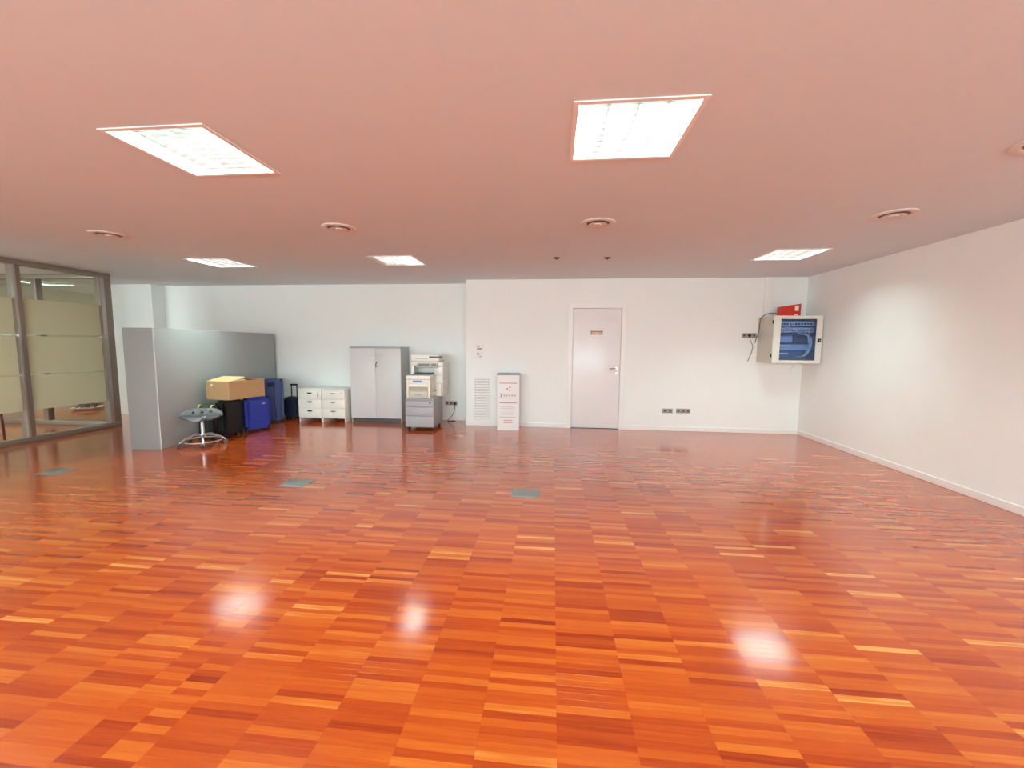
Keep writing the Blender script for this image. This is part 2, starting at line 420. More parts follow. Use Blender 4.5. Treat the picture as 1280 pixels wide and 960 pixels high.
# ------------------------------------------------------------------ door
door = thing('door_1', 'white flush door with lever handle and small brown sign', None, (DX0, YB, 0), kind='structure')
w = DX1-DX0
box('leaf', (.012, w-.012, .035, .075, .006, DZ-.012), 'doorw', door, bev=.002)
def casing(bm):
    bx(bm, -.07, .008, -.018, .0, 0, DZ+.065, bev=.004); bx(bm, w-.008, w+.07, -.018, .0, 0, DZ+.065, bev=.004); bx(bm, .008, w-.008, -.018, .0, DZ-.008, DZ+.065, bev=.004)
    bx(bm, 0, .01, .0, .12, 0, DZ); bx(bm, w-.01, w, .0, .12, 0, DZ); bx(bm, .01, w-.01, .0, .12, DZ-.01, DZ)
obj('casing', casing, 'white', door)
hd = obj('handle', lambda bm: (cyl(bm, (w-.07, .035, 1.06), (w-.07, -.012, 1.06), .010), tube(bm, [(w-.07, -.012, 1.06), (w-.11, -.016, 1.06), (w-.19, -.012, 1.058)], .009)), 'chrome', door, smooth=True, label='chrome lever handle')
obj('rosette', lambda bm: (cyl(bm, (w-.07, .036, 1.06), (w-.07, .029, 1.06), .021, 20),), 'chrome', hd, smooth=True)
obj('keyhole_rosette', lambda bm: cyl(bm, (w-.07, .036, .98), (w-.07, .031, .98), .015, 20), 'chrome', hd, smooth=True)
sg = box('sign', (.315, .52, .026, .035, 1.645, 1.705), 'brass', door, bev=.003, label='small brown metal sign plate')
def bars(bm, y, rows, th=.0015):
    for (x0, x1, z, hgt) in rows:
        x = x0; rr = random.Random(int((x0*7+z*13)*1000))
        while x < x1-1e-4:
            l = rr.uniform(.8, 1.1)*hgt*.75; l = min(l, x1-x)
            bx(bm, x, x+l*.8, y-th, y, z, z+hgt); x += l
obj('sign_lettering', lambda bm: bars(bm, .026, [(.335, .50, 1.663, .024)]), 'brassl', sg)

# ------------------------------------------------------------------ glazed office partition
def glazing(name, label, posts, rails, panes, films, clips):
    g = thing(name, label, None, kind='structure')
    for r in rails: box('rail', r, 'frame', g, bev=.004)
    for p in posts:
        q = box('post', p[:6], 'frame', g, bev=.004)
        if len(p) > 6:
            for s in p[6]: box('post_strip', s, 'framel', q, bev=.002)
    for p in panes: box('pane', p, 'glass', g)
    for p in films: box('frost_film', p, 'frost', g)
    return g
PY = [2.66, 3.9, 5.03, 6.16]; TZ, BZ = H-.075, .075
Yp = [(y-.045, y+.045) for y in PY[:-1]] + [(6.075, 6.25)]
posts = []
for a, b in Yp:
    posts.append((XG-.05, XG+.05, a, b, BZ, TZ, [(XG+.05, XG+.056, a+(b-a)*.05, a+(b-a)*.38, BZ, TZ)]))
panes, films = [], []
for (a, b), (c, d) in zip(Yp, Yp[1:]):
    panes.append((XG-.004, XG+.004, b, c, BZ, TZ))
    for z0, z1 in ((.455, .957), (.979, 1.522), (1.546, 2.05)):
        films.append((XG+.0045, XG+.0055, b, c, z0, z1))
glazing('window_1', 'floor to ceiling glass wall with frosted bands on the left', posts,
        [(XG-.055, XG+.055, 2.6, 6.25, TZ, H-.001), (XG-.055, XG+.055, 2.6, 6.25, 0.001, BZ)], panes, films, [])
Y2 = 6.2
glazing('window_2', 'second glass wall of the office seen through the first', [(-8.86, -8.76, Y2-.045, Y2+.045, BZ, TZ), (-10.1, -10.0, Y2-.045, Y2+.045, BZ, TZ)],
        [(XO, XG-.056, Y2-.05, Y2+.05, TZ, H-.001), (XO, XG-.056, Y2-.05, Y2+.05, .001, BZ)],
        [(XO, -10.1, Y2-.004, Y2+.004, BZ, TZ), (-10, -8.86, Y2-.004, Y2+.004, BZ, TZ), (-8.76, XG-.056, Y2-.004, Y2+.004, BZ, TZ)], [], [])
t = thing('pole', 'thin dark red pole standing behind the left glass pane', 'pole', (-7.86, 4.99, 0))
obj('shaft', lambda bm: tube(bm, [(0, 0, .012), (-.02, -.005, .6), (-.05, -.01, 1.15)], .016, sm=0), 'darkwood', t, smooth=True)
obj('foot', lambda bm: cyl(bm, (0, 0, .0005), (0, 0, .014), .022), 'black', t)
t = thing('plant_tray', 'low white tray of dark red brown leaves on the office floor', 'tray', (-9.98, 7.7, .0005), R(20))
obj('tray', lambda bm: lathe(bm, [(0, 0), (.19, 0), (.26, .05), (.245, .05), (.18, .012), (0, .012)], 24), 'white', t, smooth=True)
def leaves(bm):
    rr = random.Random(4)
    for i in range(60):
        a = rr.uniform(0, 6.28); d = rr.uniform(0, .24)
        mt = Matrix.Translation((d*math.cos(a), d*math.sin(a), .05+rr.uniform(0, .06))) @ Matrix.Rotation(a, 4, 'Z') @ Matrix.Rotation(rr.uniform(-.6, .6), 4, 'Y')
        vs = [bm.verts.new(mt @ Vector(p)) for p in ((-.05, 0, 0), (0, -.022, .006), (.06, 0, -.004), (0, .022, .006), (0, 0, -.008))]
        bm.faces.new(vs[:4]); bm.faces.new((vs[1], vs[0], vs[4])); bm.faces.new((vs[2], vs[1], vs[4])); bm.faces.new((vs[3], vs[2], vs[4])); bm.faces.new((vs[0], vs[3], vs[4]))
obj('leaves', leaves, 'plant', t, kind='stuff')

portal('window_portal', (-9.25, 1.48, 1.6), (R(90), 0, 0), 2.7, 1.6)
# ------------------------------------------------------------------ recessed lamps
def make_light():
    t = thing('ceiling_light', '', 'ceiling light', (0, 0, H))
    s, f = LS/2-.002, .31
    def rim(bm):
        for a in ((-f, f, -f, -s), (-f, f, s, f), (-f, -s, -s, s), (s, f, -s, s)): bx(bm, *a, -.006, -.0005)
    obj('frame', rim, 'white', t)
    def hous(bm):
        h = .10
        for a in ((-s, s, -s, -s+.002, 0, h), (-s, s, s-.002, s, 0, h), (-s, -s+.002, -s, s, 0, h), (s-.002, s, -s, s, 0, h), (-s, s, -s, s, h, h+.002)): bx(bm, *a)
    obj('housing', hous, 'louvre', t)
    cw = 2*(s-.003)/4
    for i in range(4):
        x = -s+.003+cw*(i+.5)
        obj('tube', lambda bm: cyl(bm, (x, -s+.012, .056), (x, s-.012, .056), .013, 8), 'tubeon', t)
    for i in (0, 1):
        def pnl(bm):
            x0, x1 = (-s+.004, -.006) if i == 0 else (.006, s-.004)
            bm.faces.new([bm.verts.new(p) for p in ((x0, -s+.004, .0745), (x0, s-.004, .0745), (x1, s-.004, .0745), (x1, -s+.004, .0745))])
        p_ = obj('reflector_panel', pnl, 'panelon', t)
        if p_.data.polygons[0].normal.z > 0: p_.data.flip_normals()
    for i in range(3):
        x = -s+.003+cw*(i+1)
        obj('divider', lambda bm: prism(bm, [(x-.002, .002), (x+.002, .002), (x+.011, .036), (x+(.011 if i != 1 else .005), .036 if i != 1 else .0985), (x-(.011 if i != 1 else .005), .036 if i != 1 else .0985), (x-.011, .036)], -s+.003, s-.003, 'y'), 'louvreg', t)
    blade = None
    for i in range(4):
        x = -s+.003+cw*(i+.5)
        for j in range(9):
            y = -s + 2*s*(j+.5)/9 
            if blade is None:
                blade = obj('blade', lambda bm: prism(bm, [(-.0015, .003), (.0015, .003), (.0095, .036), (-.0095, .036)], -cw/2+.002, cw/2-.002, 'x'), 'blade', t)
                o = blade
            else:
                o = blade.copy(); COL.objects.link(o)
            o.location = (x, y, 0)
    return t
LL = ['large square louvred lamp right of the middle, nearest overhead', 'square louvred lamp nearest overhead on the left side',
      'square louvred lamp near the right back corner by the network rack', 'square louvred lamp farthest left, above the grey partition',
      'louvred lamp with two unlit tubes above the tall grey cupboard']
LO = ['square louvred lamp beyond the left picture edge, level with the two nearest lamps', 'square louvred lamp beyond the right picture edge, level with the two nearest lamps',
      'square louvred lamp behind the photographer, far left', 'square louvred lamp behind the photographer, middle left', 'square louvred lamp behind the photographer, middle right', 'square louvred lamp behind the photographer, far right',
      'square louvred lamp in the glazed office, front one', 'square louvred lamp in the glazed office, nearer its second glass wall', 'bright lamp strip on the corridor ceiling seen through both glass walls']  # the two office lamps are added to light the office
L0 = make_light()
for i, (x, y) in enumerate(LIGHTS + LIGHTS_OUT):
    o = L0 if i == 0 else copy_tree(L0)
    o.location = (x, y, H); o['group'] = 'recessed louvred ceiling lamps'
    o['label'] = LL[i] if i < 5 else LO[i-5]
    if i == 4:
        n = 0; q = 0
        for c in o.children:
            if c.name.split('.')[0] == 'reflector_panel':
                q += 1
                if q == 1: me = c.data.copy(); me.materials[0] = M['paneloff']; c.data = me
            if c.name.split('.')[0] == 'tube':
                n += 1
                if n <= 2:
                    me = c.data.copy(); me.materials[0] = M['tubeoff']; c.data = me; c['label'] = 'unlit tube'

# ------------------------------------------------------------------ round ceiling diffusers, sprinklers
def make_spk():
    t = thing('ceiling_diffuser', '', 'air diffuser', (0, 0, H))
    obj('outer_ring', lambda bm: lathe(bm, [(.105, -.001), (.16, -.001), (.157, -.008), (.125, -.016), (.112, -.012), (.105, -.001)], 40), 'spk', t, smooth=True)
    obj('dark_gap', lambda bm: lathe(bm, [(0, -.002), (.106, -.002), (.106, -.0035), (0, -.0035)], 32), mat('diffuser_gap', (.26, .20, .18), .8), t)  # dark disc painted for the shade inside the diffuser
    obj('inner_cone', lambda bm: lathe(bm, [(0, -.004), (.055, -.004), (.088, -.018), (.082, -.020), (.050, -.013), (0, -.013)], 36), 'spk', t, smooth=True)
    obj('center_disc', lambda bm: lathe(bm, [(0, -.0125), (.034, -.0125), (.034, -.022), (0, -.023)], 28), 'spk', t, smooth=True)
    return t
SL = ['round white ceiling diffuser in the middle, before the two sprinklers', 'round white ceiling diffuser before the half lit lamp',
      'round white ceiling diffuser on the right, near the right wall', 'round white ceiling diffuser at the far left above the glass wall',
      'round white ceiling diffuser cut off by the right picture edge']
s0 = make_spk()
for i, (x, y) in enumerate([(.395, 3.955), (-2.12, 3.925), (2.88, 3.895), (-4.72, 3.98), (2.705, 2.62)]):
    o = s0 if i == 0 else copy_tree(s0)
    o.location = (x, y, H); o['label'] = SL[i]; o['group'] = 'round ceiling diffusers'
def make_spr():
    t = thing('sprinkler', '', 'sprinkler', (0, 0, H))
    obj('rosette', lambda bm: lathe(bm, [(0, -.001), (.045, -.001), (.038, -.010), (.02, -.014), (0, -.014)], 24), mat('sprinkler_metal', (.16, .11, .09), .4, metal=.6), t, smooth=True)
    obj('head', lambda bm: (cyl(bm, (0, 0, -.013), (0, 0, -.020), .010), cyl(bm, (0, 0, -.020), (0, 0, -.023), .018)), 'dgrey', t, smooth=True)
    return t
p0 = make_spr()
for i, (x, y) in enumerate([(.027, 5.43), (.676, 5.467)]):
    o = p0 if i == 0 else copy_tree(p0)
    o.location = (x, y, H); o['group'] = 'ceiling sprinklers'; o['label'] = ['left one of the two small dark sprinklers in the ceiling', 'right one of the two small dark sprinklers in the ceiling'][i]

# ------------------------------------------------------------------ floor boxes
for i, (x, y, lab) in enumerate([(-.24, 3.85, 'grey metal floor box lid in the middle of the floor'), (-2.62, 3.85, 'grey metal floor box lid before the white drawer units'),
                                  (-5.48, 3.87, 'grey metal floor box lid at far left near the glass wall')]):
    t = thing('floor_box', lab, 'floor box', (x, y, 0), group='floor boxes')
    box('frame', (-.135, .135, -.115, .115, .0002, .004), 'steelplate', t, bev=.0015)
    box('lid', (-.118, .118, -.098, .098, .0042, .0058), 'steelplate', t, bev=.0008)
    box('grip', (-.03, .03, -.09, -.075, .0059, .0072), 'mgrey', t)

# ------------------------------------------------------------------ grey room divider
dv = thing('room_divider', 'long grey laminate room divider standing before the back wall', 'partition', (-5.24, 4.87, 0), 0)
dv.rotation_euler = (0, 0, math.atan2(.20, 2.6))
LY = 2.60; HZ = 1.635
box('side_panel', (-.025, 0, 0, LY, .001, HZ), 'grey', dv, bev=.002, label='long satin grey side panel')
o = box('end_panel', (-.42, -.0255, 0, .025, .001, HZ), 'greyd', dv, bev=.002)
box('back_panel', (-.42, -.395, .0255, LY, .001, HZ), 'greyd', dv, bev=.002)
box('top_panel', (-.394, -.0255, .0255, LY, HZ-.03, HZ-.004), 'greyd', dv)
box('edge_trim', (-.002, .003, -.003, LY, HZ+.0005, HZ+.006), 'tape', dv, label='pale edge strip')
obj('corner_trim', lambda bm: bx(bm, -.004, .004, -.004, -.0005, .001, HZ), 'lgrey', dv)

# ------------------------------------------------------------------ luggage
def suitcase(label, loc, rz, w, d, h, front, back, ribs=3, groove=False, tele=0, plate=True, name='suitcase', soft=False):
    """local: width along x, front faces -y, stands on wheels"""
    t = thing(name, label, 'suitcase', loc, rz); z0 = .035
    ym = -d/2 + d*.42
    br = .05 if not soft else .03
    def half(bm, y0, y1, inner):
        vs = bx(bm, -w/2, w/2, y0, y1, z0, h)
        es = [e for e in {e for v in vs for e in v.link_edges} if not all(abs(v.co.y-inner) < 1e-5 for v in e.verts)]
        bmesh.ops.bevel(bm, geom=es, offset=min(br, d*.2), segments=4, affect='EDGES')
    f = obj('front_shell', lambda bm: half(bm, -d/2, ym-.006, ym-.006), front, t, smooth=True)
    b = obj('back_shell', lambda bm: half(bm, ym+.006, d/2, ym+.006), back, t, smooth=True)
    box('zip_band', (-w/2+.004, w/2-.004, ym-.0058, ym+.0058, z0+.004, h-.004), 'black', t)
    for i in range(ribs):
        zz = z0 + (h-z0)*(.16+.07*i)
        box('rib', (-w*.30, w*.30, -d/2-.004, -d/2+.001, zz, zz+.010), front, f, bev=.002)
    if groove:
        for x in (-w*.16, w*.16): box('rib', (x-.012, x+.012, -d/2-.006, -d/2+.001, z0+.06, h-.10), 'navyshell', f, bev=.003)
        box('handle_recess', (-w*.15, w*.15, -d/2-.004, -d/2+.001, h-.13, h-.05), 'navy', f, bev=.002)
        for x in (-w*.38, w*.38): box('rib', (x-.012, x+.012, -d/2-.005, -d/2+.001, z0+.06, h-.08), front, f, bev=.003)
    if plate: obj('badge', lambda bm: sph(bm, (w*.22, -d/2-.001, h*.80), .022, 14, (1, .18, .6)), 'chrome', f, smooth=True)
    for sx in (-1, 1):
        for sy in (-1, 1):
            o = obj('wheel', lambda bm: cyl(bm, (sx*(w/2-.05)-.012, sy*(d/2-.04), .0235), (sx*(w/2-.05)+.012, sy*(d/2-.04), .0235), .023, 14), 'black', t, smooth=True)
            obj('wheel_fork', lambda bm: bx(bm, sx*(w/2-.05)-.016, sx*(w/2-.05)+.016, sy*(d/2-.04)-.012, sy*(d/2-.04)+.012, .03, z0+.012), 'dgrey', o)
    obj('carry_handle', lambda bm: tube(bm, [(-.075, ym, h-.004), (-.065, ym, h+.016), (0, ym, h+.02), (.065, ym, h+.016), (.075, ym, h-.004)], .009, flat=.7), 'dgrey', t, smooth=True)
    if tele:
        k = obj('pull_handle', lambda bm: [tube(bm, [(sx*w*.19, d*.30, h-.01), (sx*w*.19, d*.30, h+tele)], .010, sm=0) for sx in (-1, 1)], 'black', t, smooth=True)
        box('grip', (-w*.19-.014, w*.19+.014, d*.30-.013, d*.30+.013, h+tele-.02, h+tele+.012), 'black', k, bev=.006)
    return t
# black trolley case, its wide face towards the room (+x)
suitcase('black hard trolley case directly under the cardboard box', (-5.015, 5.795, 0), R(92), .41, .175, .569, 'black', 'black', ribs=0, plate=False)
# black soft bag beside it
t = thing('travel_bag', 'black soft upright bag between the saddle stool and the black trolley case', 'bag', (-5.168, 5.528, 0.0005))
obj('body', lambda bm: bx(bm, -.105, .105, -.04, .055, 0, .43, bev=.03, seg=3), 'blackf', t, smooth=True)
obj('front_pocket', lambda bm: bx(bm, -.085, .085, -.052, -.0405, .05, .30, bev=.005, seg=2), 'blackf', t, smooth=True)
obj('strap', lambda bm: tube(bm, [(.02, -.045, .31), (.02, -.046, .36), (.02, -.040, .40)], .008, flat=.4), 'dgrey', t, smooth=True)
t = thing('rolled_jacket', 'dark olive roll with yellow green straps lying on the black bag', 'jacket', (-5.165, 5.528, .4315))
obj('roll', lambda bm: tube(bm, [(-.105, 0, .046), (-.05, 0, .046), (.05, 0, .047), (.16, 0, .048)], .045, n=14, sm=4, rfun=lambda u: .045-.008*abs(2*u-1)**3), 'olive', t, smooth=True)
for x in (-.085, .115):
    obj('strap', lambda bm: tube(bm, [(x-.012, 0, .047), (x+.012, 0, .047)], .0465, n=16, sm=0), 'lime', t, smooth=True, label='yellow green strap')
# medium bright blue case
suitcase('bright cobalt blue hard suitcase below the far end of the carton', (-4.895, 6.20, 0), R(58), .37, .24, .57, 'blue', 'navyshell', ribs=4)
# tall blue case
suitcase('tall dark blue suitcase with grooved front, behind the bright blue one', (-5.13, 6.915, 0), R(32), .38, .24, .80, 'blued', 'blued', ribs=0, groove=True, plate=False)
# navy trolley with raised handle
suitcase('small navy cabin trolley with its black pull handle raised', (-5.01, 7.34, 0), R(3), .285, .19, .41, 'navy', 'navy', ribs=1, tele=.245, soft=True)

# cardboard box
t = thing('cardboard_box', 'open brown cardboard carton lying on the black trolley case', 'box', (-4.93, 5.855, .598), R(-9))
a, b, h_, k = .222, .31, .275, .005
obj('walls', lambda bm: (bx(bm, -a, a, -b, -b+k, 0, h_), bx(bm, -a, a, b-k, b, 0, h_), bx(bm, -a, -a+k, -b+k, b-k, 0, h_), bx(bm, a-k, a, -b+k, b-k, 0, h_), bx(bm, -a+k, a-k, -b+k, b-k, 0, k)), 'card', t)
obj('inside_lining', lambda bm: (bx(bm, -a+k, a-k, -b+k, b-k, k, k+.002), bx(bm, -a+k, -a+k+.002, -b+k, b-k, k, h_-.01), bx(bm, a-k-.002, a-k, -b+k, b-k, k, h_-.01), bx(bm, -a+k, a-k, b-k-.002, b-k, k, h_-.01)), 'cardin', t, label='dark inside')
def flap(bm, hinge, rx, w_, l):
    vs = bx(bm, -w_, w_, 0, l, -.002, .002)
    bmesh.ops.transform(bm, matrix=Matrix.Translation(hinge) @ rx, verts=vs)
obj('flap', lambda bm: flap(bm, (0, -b+.004, h_), Matrix.Rotation(R(11), 4, 'X'), a-.004, .29), 'cardl', t, label='raised pale flap over the near half')
obj('flap', lambda bm: flap(bm, (-a+.004, 0, h_), Matrix.Rotation(R(-90), 4, 'Z') @ Matrix.Rotation(R(-14), 4, 'X'), b-.03, .13), 'card', t)
obj('flap', lambda bm: flap(bm, (a-.003, 0.01, h_), Matrix.Rotation(R(90), 4, 'Z') @ Matrix.Rotation(R(-65), 4, 'X'), b-.03, .09), 'card', t)
box('sticker', (-.13, -.09, -b-.0012, -b, .20, .235), 'tape', t, label='small pale sticker')

# ------------------------------------------------------------------ saddle stool
t = thing('saddle_stool', 'silver grey saddle stool with five star base on castors', 'stool', (-4.965, 5.235, 0))
def seat(bm):
    nx, ny = 22, 12; top = []
    for i in range(nx+1):
        u = -1+2*i/nx; row = []
        for j in range(ny+1):
            v = -1+2*j/ny                               # v=-1 horn side, v=+1 raised back rim
            ln = .135*math.sqrt(max(.02, 1-abs(u)**(3.2 if u > 0 else 2.2)))
            x = u*.25*(1 if v > 0 else 1-.10*v*v); y = v*ln*(1 if v > 0 else 1.15-.65*math.exp(-(u-.25)**2/.035)) 
            z = .425 + .030*u*u - .035*u**4 + .075*max(0, v)**1.6*(1-.65*u*u) - .045*max(0, -v)**2*(1-u*u)
            row.append(bm.verts.new((x, y, z)))
        top.append(row)
    for i in range(nx):
        for j in range(ny): bm.faces.new((top[i][j], top[i+1][j], top[i+1][j+1], top[i][j+1]))
    g = bmesh.ops.extrude_face_region(bm, geom=list(bm.faces))
    for e in g['geom']:
        if isinstance(e, bmesh.types.BMVert): e.co.z -= .018
s_ = obj('seat', seat, mat('seat_grey', (.085, .085, .09), .42), t, smooth=True)
s_.rotation_euler = (R(6), 0, R(35))
for x in (-.10, 0, .10):
    obj('seat_stud', lambda bm: cyl(bm, (x, .072, .452), (x, .062, .466), .017, 12), 'black', s_, smooth=True)
obj('column', lambda bm: (cyl(bm, (0, 0, .115), (0, 0, .30), .024, 16), cyl(bm, (0, 0, .30), (0, 0, .395), .019, 16)), 'alum', t, smooth=True)
obj('tilt_plate', lambda bm: bx(bm, -.05, .05, -.04, .04, .385, .405, bev=.004), 'dgrey', t)
obj('hub', lambda bm: lathe(bm, [(0, .15), (.032, .15), (.038, .125), (.038, .105), (0, .10)], 20), 'alum', t, smooth=True)
obj('foot_ring', lambda bm: tube(bm, [(.235*math.cos(k*math.pi/16), .235*math.sin(k*math.pi/16), .058) for k in range(32)], .010, n=8, sm=0, closed=True), 'alum', t, smooth=True)
for k in range(5):
    a_ = R(240+72*k); c_, s2 = math.cos(a_), math.sin(a_)
    q = obj('leg', lambda bm: tube(bm, [(.02*c_, .02*s2, .138), (.12*c_, .12*s2, .135), (.21*c_, .21*s2, .105), (.275*c_, .275*s2, .055)], .016, n=10, flat=.7), 'alum', t, smooth=True)
    obj('caster', lambda bm: ([cyl(bm, (.275*c_-s2*z-.006*s2, .275*s2+c_*z+.006*c_, .0255), (.275*c_-s2*z+.006*s2, .275*s2+c_*z-.006*c_, .0255), .025, 14) for z in (-.014, .014)], cyl(bm, (.275*c_, .275*s2, .028), (.275*c_, .275*s2, .056), .009)), 'dgrey', q, smooth=True)

# ------------------------------------------------------------------ white drawer units
def half_moon(bm, x, y, z, w_):
    pts = [(x+w_*math.cos(math.pi+math.pi*k/10), z+w_*.42*math.sin(math.pi+math.pi*k/10)) for k in range(11)]
    prism(bm, pts, y-.014, y, 'y')
def drawer_unit(label, x, haskeys):
    t = thing('drawer_unit', label, 'drawer unit', (x, 6.975, 0), group='white drawer units')
    w_, d_, h2 = .447, .52, .622
    box('body', (-w_/2+.018, w_/2-.018, .02, d_, .085, h2-.025), 'cream', t)
    for s in (-1, 1): box('side_panel', (min(s*w_/2, s*(w_/2-.0175)), max(s*w_/2, s*(w_/2-.0175)), .018, d_, .001, h2-.0255), 'cream', t, bev=.001)
    box('top', (-w_/2, w_/2, -.003, d_, h2-.025, h2), 'cream', t, bev=.002)
    for k in range(3):
        z1 = h2-.03-k*.1655
        dr = box('drawer', (-w_/2+.003, w_/2-.003, 0, .0175, z1-.162, z1), 'cream', t, bev=.0015)
        obj('handle', lambda bm: (half_moon(bm, -.0, -.0005, z1-.035, .05), bx(bm, -.052, .052, -.017, -.0005, z1-.037, z1-.033)), 'chrome', dr, label='half moon chrome pull')
        if k == 0:
            lk = obj('lock', lambda bm: cyl(bm, (w_/2-.055, -.006, z1-.035), (w_/2-.055, 0, z1-.035), .011, 14), 'chrome', dr, smooth=True)
            if haskeys: obj('key', lambda bm: (bx(bm, w_/2-.057, w_/2-.053, -.03, -.004, z1-.05, z1-.022), bx(bm, w_/2-.060, w_/2-.052, -.026, -.022, z1-.115, z1-.05)), 'chrome', dr)
    return t
drawer_unit('white three drawer unit with a key in its lock, left one', -4.433, True)
drawer_unit('white three drawer unit without key, next to the tall cupboard', -3.982, False)

# ------------------------------------------------------------------ tall cupboard
t = thing('cupboard', 'tall light grey two door cupboard against the back wall', 'cupboard', (-3.225, 7.105, 0))
cw_, cd, ch = .965, .43, 1.40
for s in (-1, 1): box('side_panel', (min(s*cw_/2, s*(cw_/2-.019)), max(s*cw_/2, s*(cw_/2-.019)), .02, cd, .001, ch-.0225), 'lgreyd', t, bev=.001)
box('top', (-cw_/2, cw_/2, -.002, cd, ch-.022, ch), 'lgreyd', t, bev=.002)
box('bottom', (-cw_/2+.0195, cw_/2-.0195, .03, cd, .085, .105), 'lgreyd', t)
box('back', (-cw_/2+.0195, cw_/2-.0195, cd-.01, cd, .1055, ch-.0225), 'lgreyd', t)
box('plinth', (-cw_/2+.0195, cw_/2-.0195, .06, .075, .001, .0845), 'dgrey', t)
for s in (-1, 1):
    a_, b_ = (-cw_/2+.002, -.0015) if s < 0 else (.0015, cw_/2-.002)
    dr = box('door', (a_, b_, 0, .0185, .088, ch-.026), 'lgrey', t, bev=.0015)
    obj('handle', lambda bm: tube(bm, [(s*.035, 0, ch-.155), (s*.035, -.02, ch-.155), (s*.13, -.02, ch-.155), (s*.13, 0, ch-.155)], .005, sm=0), 'alum', dr, smooth=True)
    if s > 0:
        lk = obj('lock', lambda bm: cyl(bm, (.028, -.006, ch-.285), (.028, 0, ch-.285), .012, 14), 'chrome', dr, smooth=True)
        obj('key', lambda bm: (bx(bm, .026, .030, -.03, -.005, ch-.30, ch-.27), bx(bm, .018, .030, -.026, -.022, ch-.37, ch-.305)), 'dgrey', dr)

# ------------------------------------------------------------------ silver pedestal with printers
t = thing('pedestal', 'silver grey mobile drawer pedestal carrying the printers', 'pedestal', (-2.215, 6.535, 0))
pw, pd, z0, z1 = .485, .58, .06, .545
box('body', (-pw/2, pw/2, .021, pd, z0, z1-.012), 'silverd', t, bev=.003)
box('top', (-pw/2, pw/2, 0, pd, z1-.0115, z1), 'silver', t, bev=.003)
zz = z1-.035
for k, hh in enumerate((.105, .155, .19)):
    dr = box('drawer', (-pw/2+.002, pw/2-.002, 0, .0205, zz-hh+.003, zz), 'silver', t, bev=.002)
    if k == 0:
        obj('lock', lambda bm: cyl(bm, (pw/2-.06, -.006, zz-.03), (pw/2-.06, 0, zz-.03), .013, 14), 'black', dr, smooth=True)
    box('handle', (-pw/2+.03, pw/2-.1, -.003, -.0002, zz-.008, zz-.004), 'mgrey', dr)
    zz -= hh
for sx in (-1, 1):
    for y in (.06, pd-.06):
        obj('caster', lambda bm: (cyl(bm, (sx*(pw/2-.05)-.015, y, .0285), (sx*(pw/2-.05)+.015, y, .0285), .028, 16), cyl(bm, (sx*(pw/2-.05), y, .03), (sx*(pw/2-.05), y, z0+.002), .012)), 'black', t, smooth=True)
# small laser printer in front
t = thing('laser_printer', 'small cream laser printer with a blue display, in front', 'printer', (-2.235, 6.55, .5455))
def lp(bm):
    bx(bm, -.205, .205, .02, .30, 0, .09, bev=.006); bx(bm, -.205, .205, .06, .30, .09, .38, bev=.008)
obj('body', lp, 'prnc', t, smooth=True)
obj('top_cover', lambda bm: bx(bm, -.21, .21, .0, .30, .315, .385, bev=.012), 'prn', t, smooth=True)
obj('output_tray', lambda bm: bx(bm, -.17, .17, .04, .26, .3855, .392, bev=.002), 'mgrey', t, smooth=True)
for s in (-1, 1): box('side_column', (min(s*.205, s*.165), max(s*.205, s*.165), .004, .06, .0, .314), 'prnc', t, bev=.006)
box('control_panel', (-.164, .164, .012, .06, .245, .314), 'prn', t, bev=.003)
pn = box('display', (-.095, .06, .008, .0119, .27, .30), 'lcd', t, label='blue display')
for k in range(3): obj('button', lambda bm: cyl(bm, (.085+.03*k, .012, .283), (.085+.03*k, .007, .283), .009, 12), 'mgrey', t, smooth=True)
box('manual_feed', (-.164, .164, .006, .06, .195, .243), 'prn', t, bev=.003)
box('feed_recess', (-.164, .164, .03, .06, .125, .193), 'prnb', t)
box('paper_tray', (-.16, .16, .0, .0295, .012, .118), 'prng', t, bev=.004)
box('tray_grip', (-.06, .06, -.005, -.0005, .055, .075), 'prnb', t)
obj('badge', lambda bm: sph(bm, (.0, -.001, .352), .016, 12, (1, .15, .5)), 'mgrey', t, smooth=True)
# multifunction copier behind
t = thing('multifunction_copier', 'large white copier with scanner lid, behind the small printer', 'copier', (-2.2, 6.90, .5455))
def cop(bm):
    bx(bm, -.29, .285, .03, .40, 0, .37, bev=.01); bx(bm, .13, .285, .03, .40, .37, .53, bev=.008); bx(bm, -.29, .129, .26, .40, .37, .53, bev=.008); bx(bm, -.29, -.235, .04, .26, .37, .53, bev=.006)
obj('body', cop, 'prn', t, smooth=True)
obj('output_well', lambda bm: bx(bm, -.234, .128, .01, .258, .371, .40, bev=.01), 'dgrey', t, smooth=True)
obj('scanner', lambda bm: bx(bm, -.29, .29, .02, .42, .531, .60, bev=.01), 'prn', t, smooth=True)
obj('document_feeder', lambda bm: bx(bm, -.29, .23, .0, .41, .601, .735, bev=.03, seg=3), 'prn', t, smooth=True)
box('feeder_slot', (.05, .26, -.002, .12, .665, .70), 'dgrey', t, bev=.004)
box('feeder_groove', (-.19, .03, -.003, .0, .655, .662), 'mgrey', t)
def pan(bm):
    vs = bx(bm, -.17, .21, 0, .11, 0, .02, bev=.004)
    bmesh.ops.transform(bm, matrix=Matrix.Translation((0, -.06, .50)) @ Matrix.Rotation(R(35), 4, 'X'), verts=vs)
cp = obj('control_panel', pan, 'prng', t, smooth=True)
def pan2(bm):
    for x0, x1 in ((-.13, .06), (.10, .18)):
        vs = bx(bm, x0, x1, .02, .085, .0205, .0225)
        bmesh.ops.transform(bm, matrix=Matrix.Translation((0, -.06, .50)) @ Matrix.Rotation(R(35), 4, 'X'), verts=vs)
obj('keypad', pan2, 'mgrey', cp)
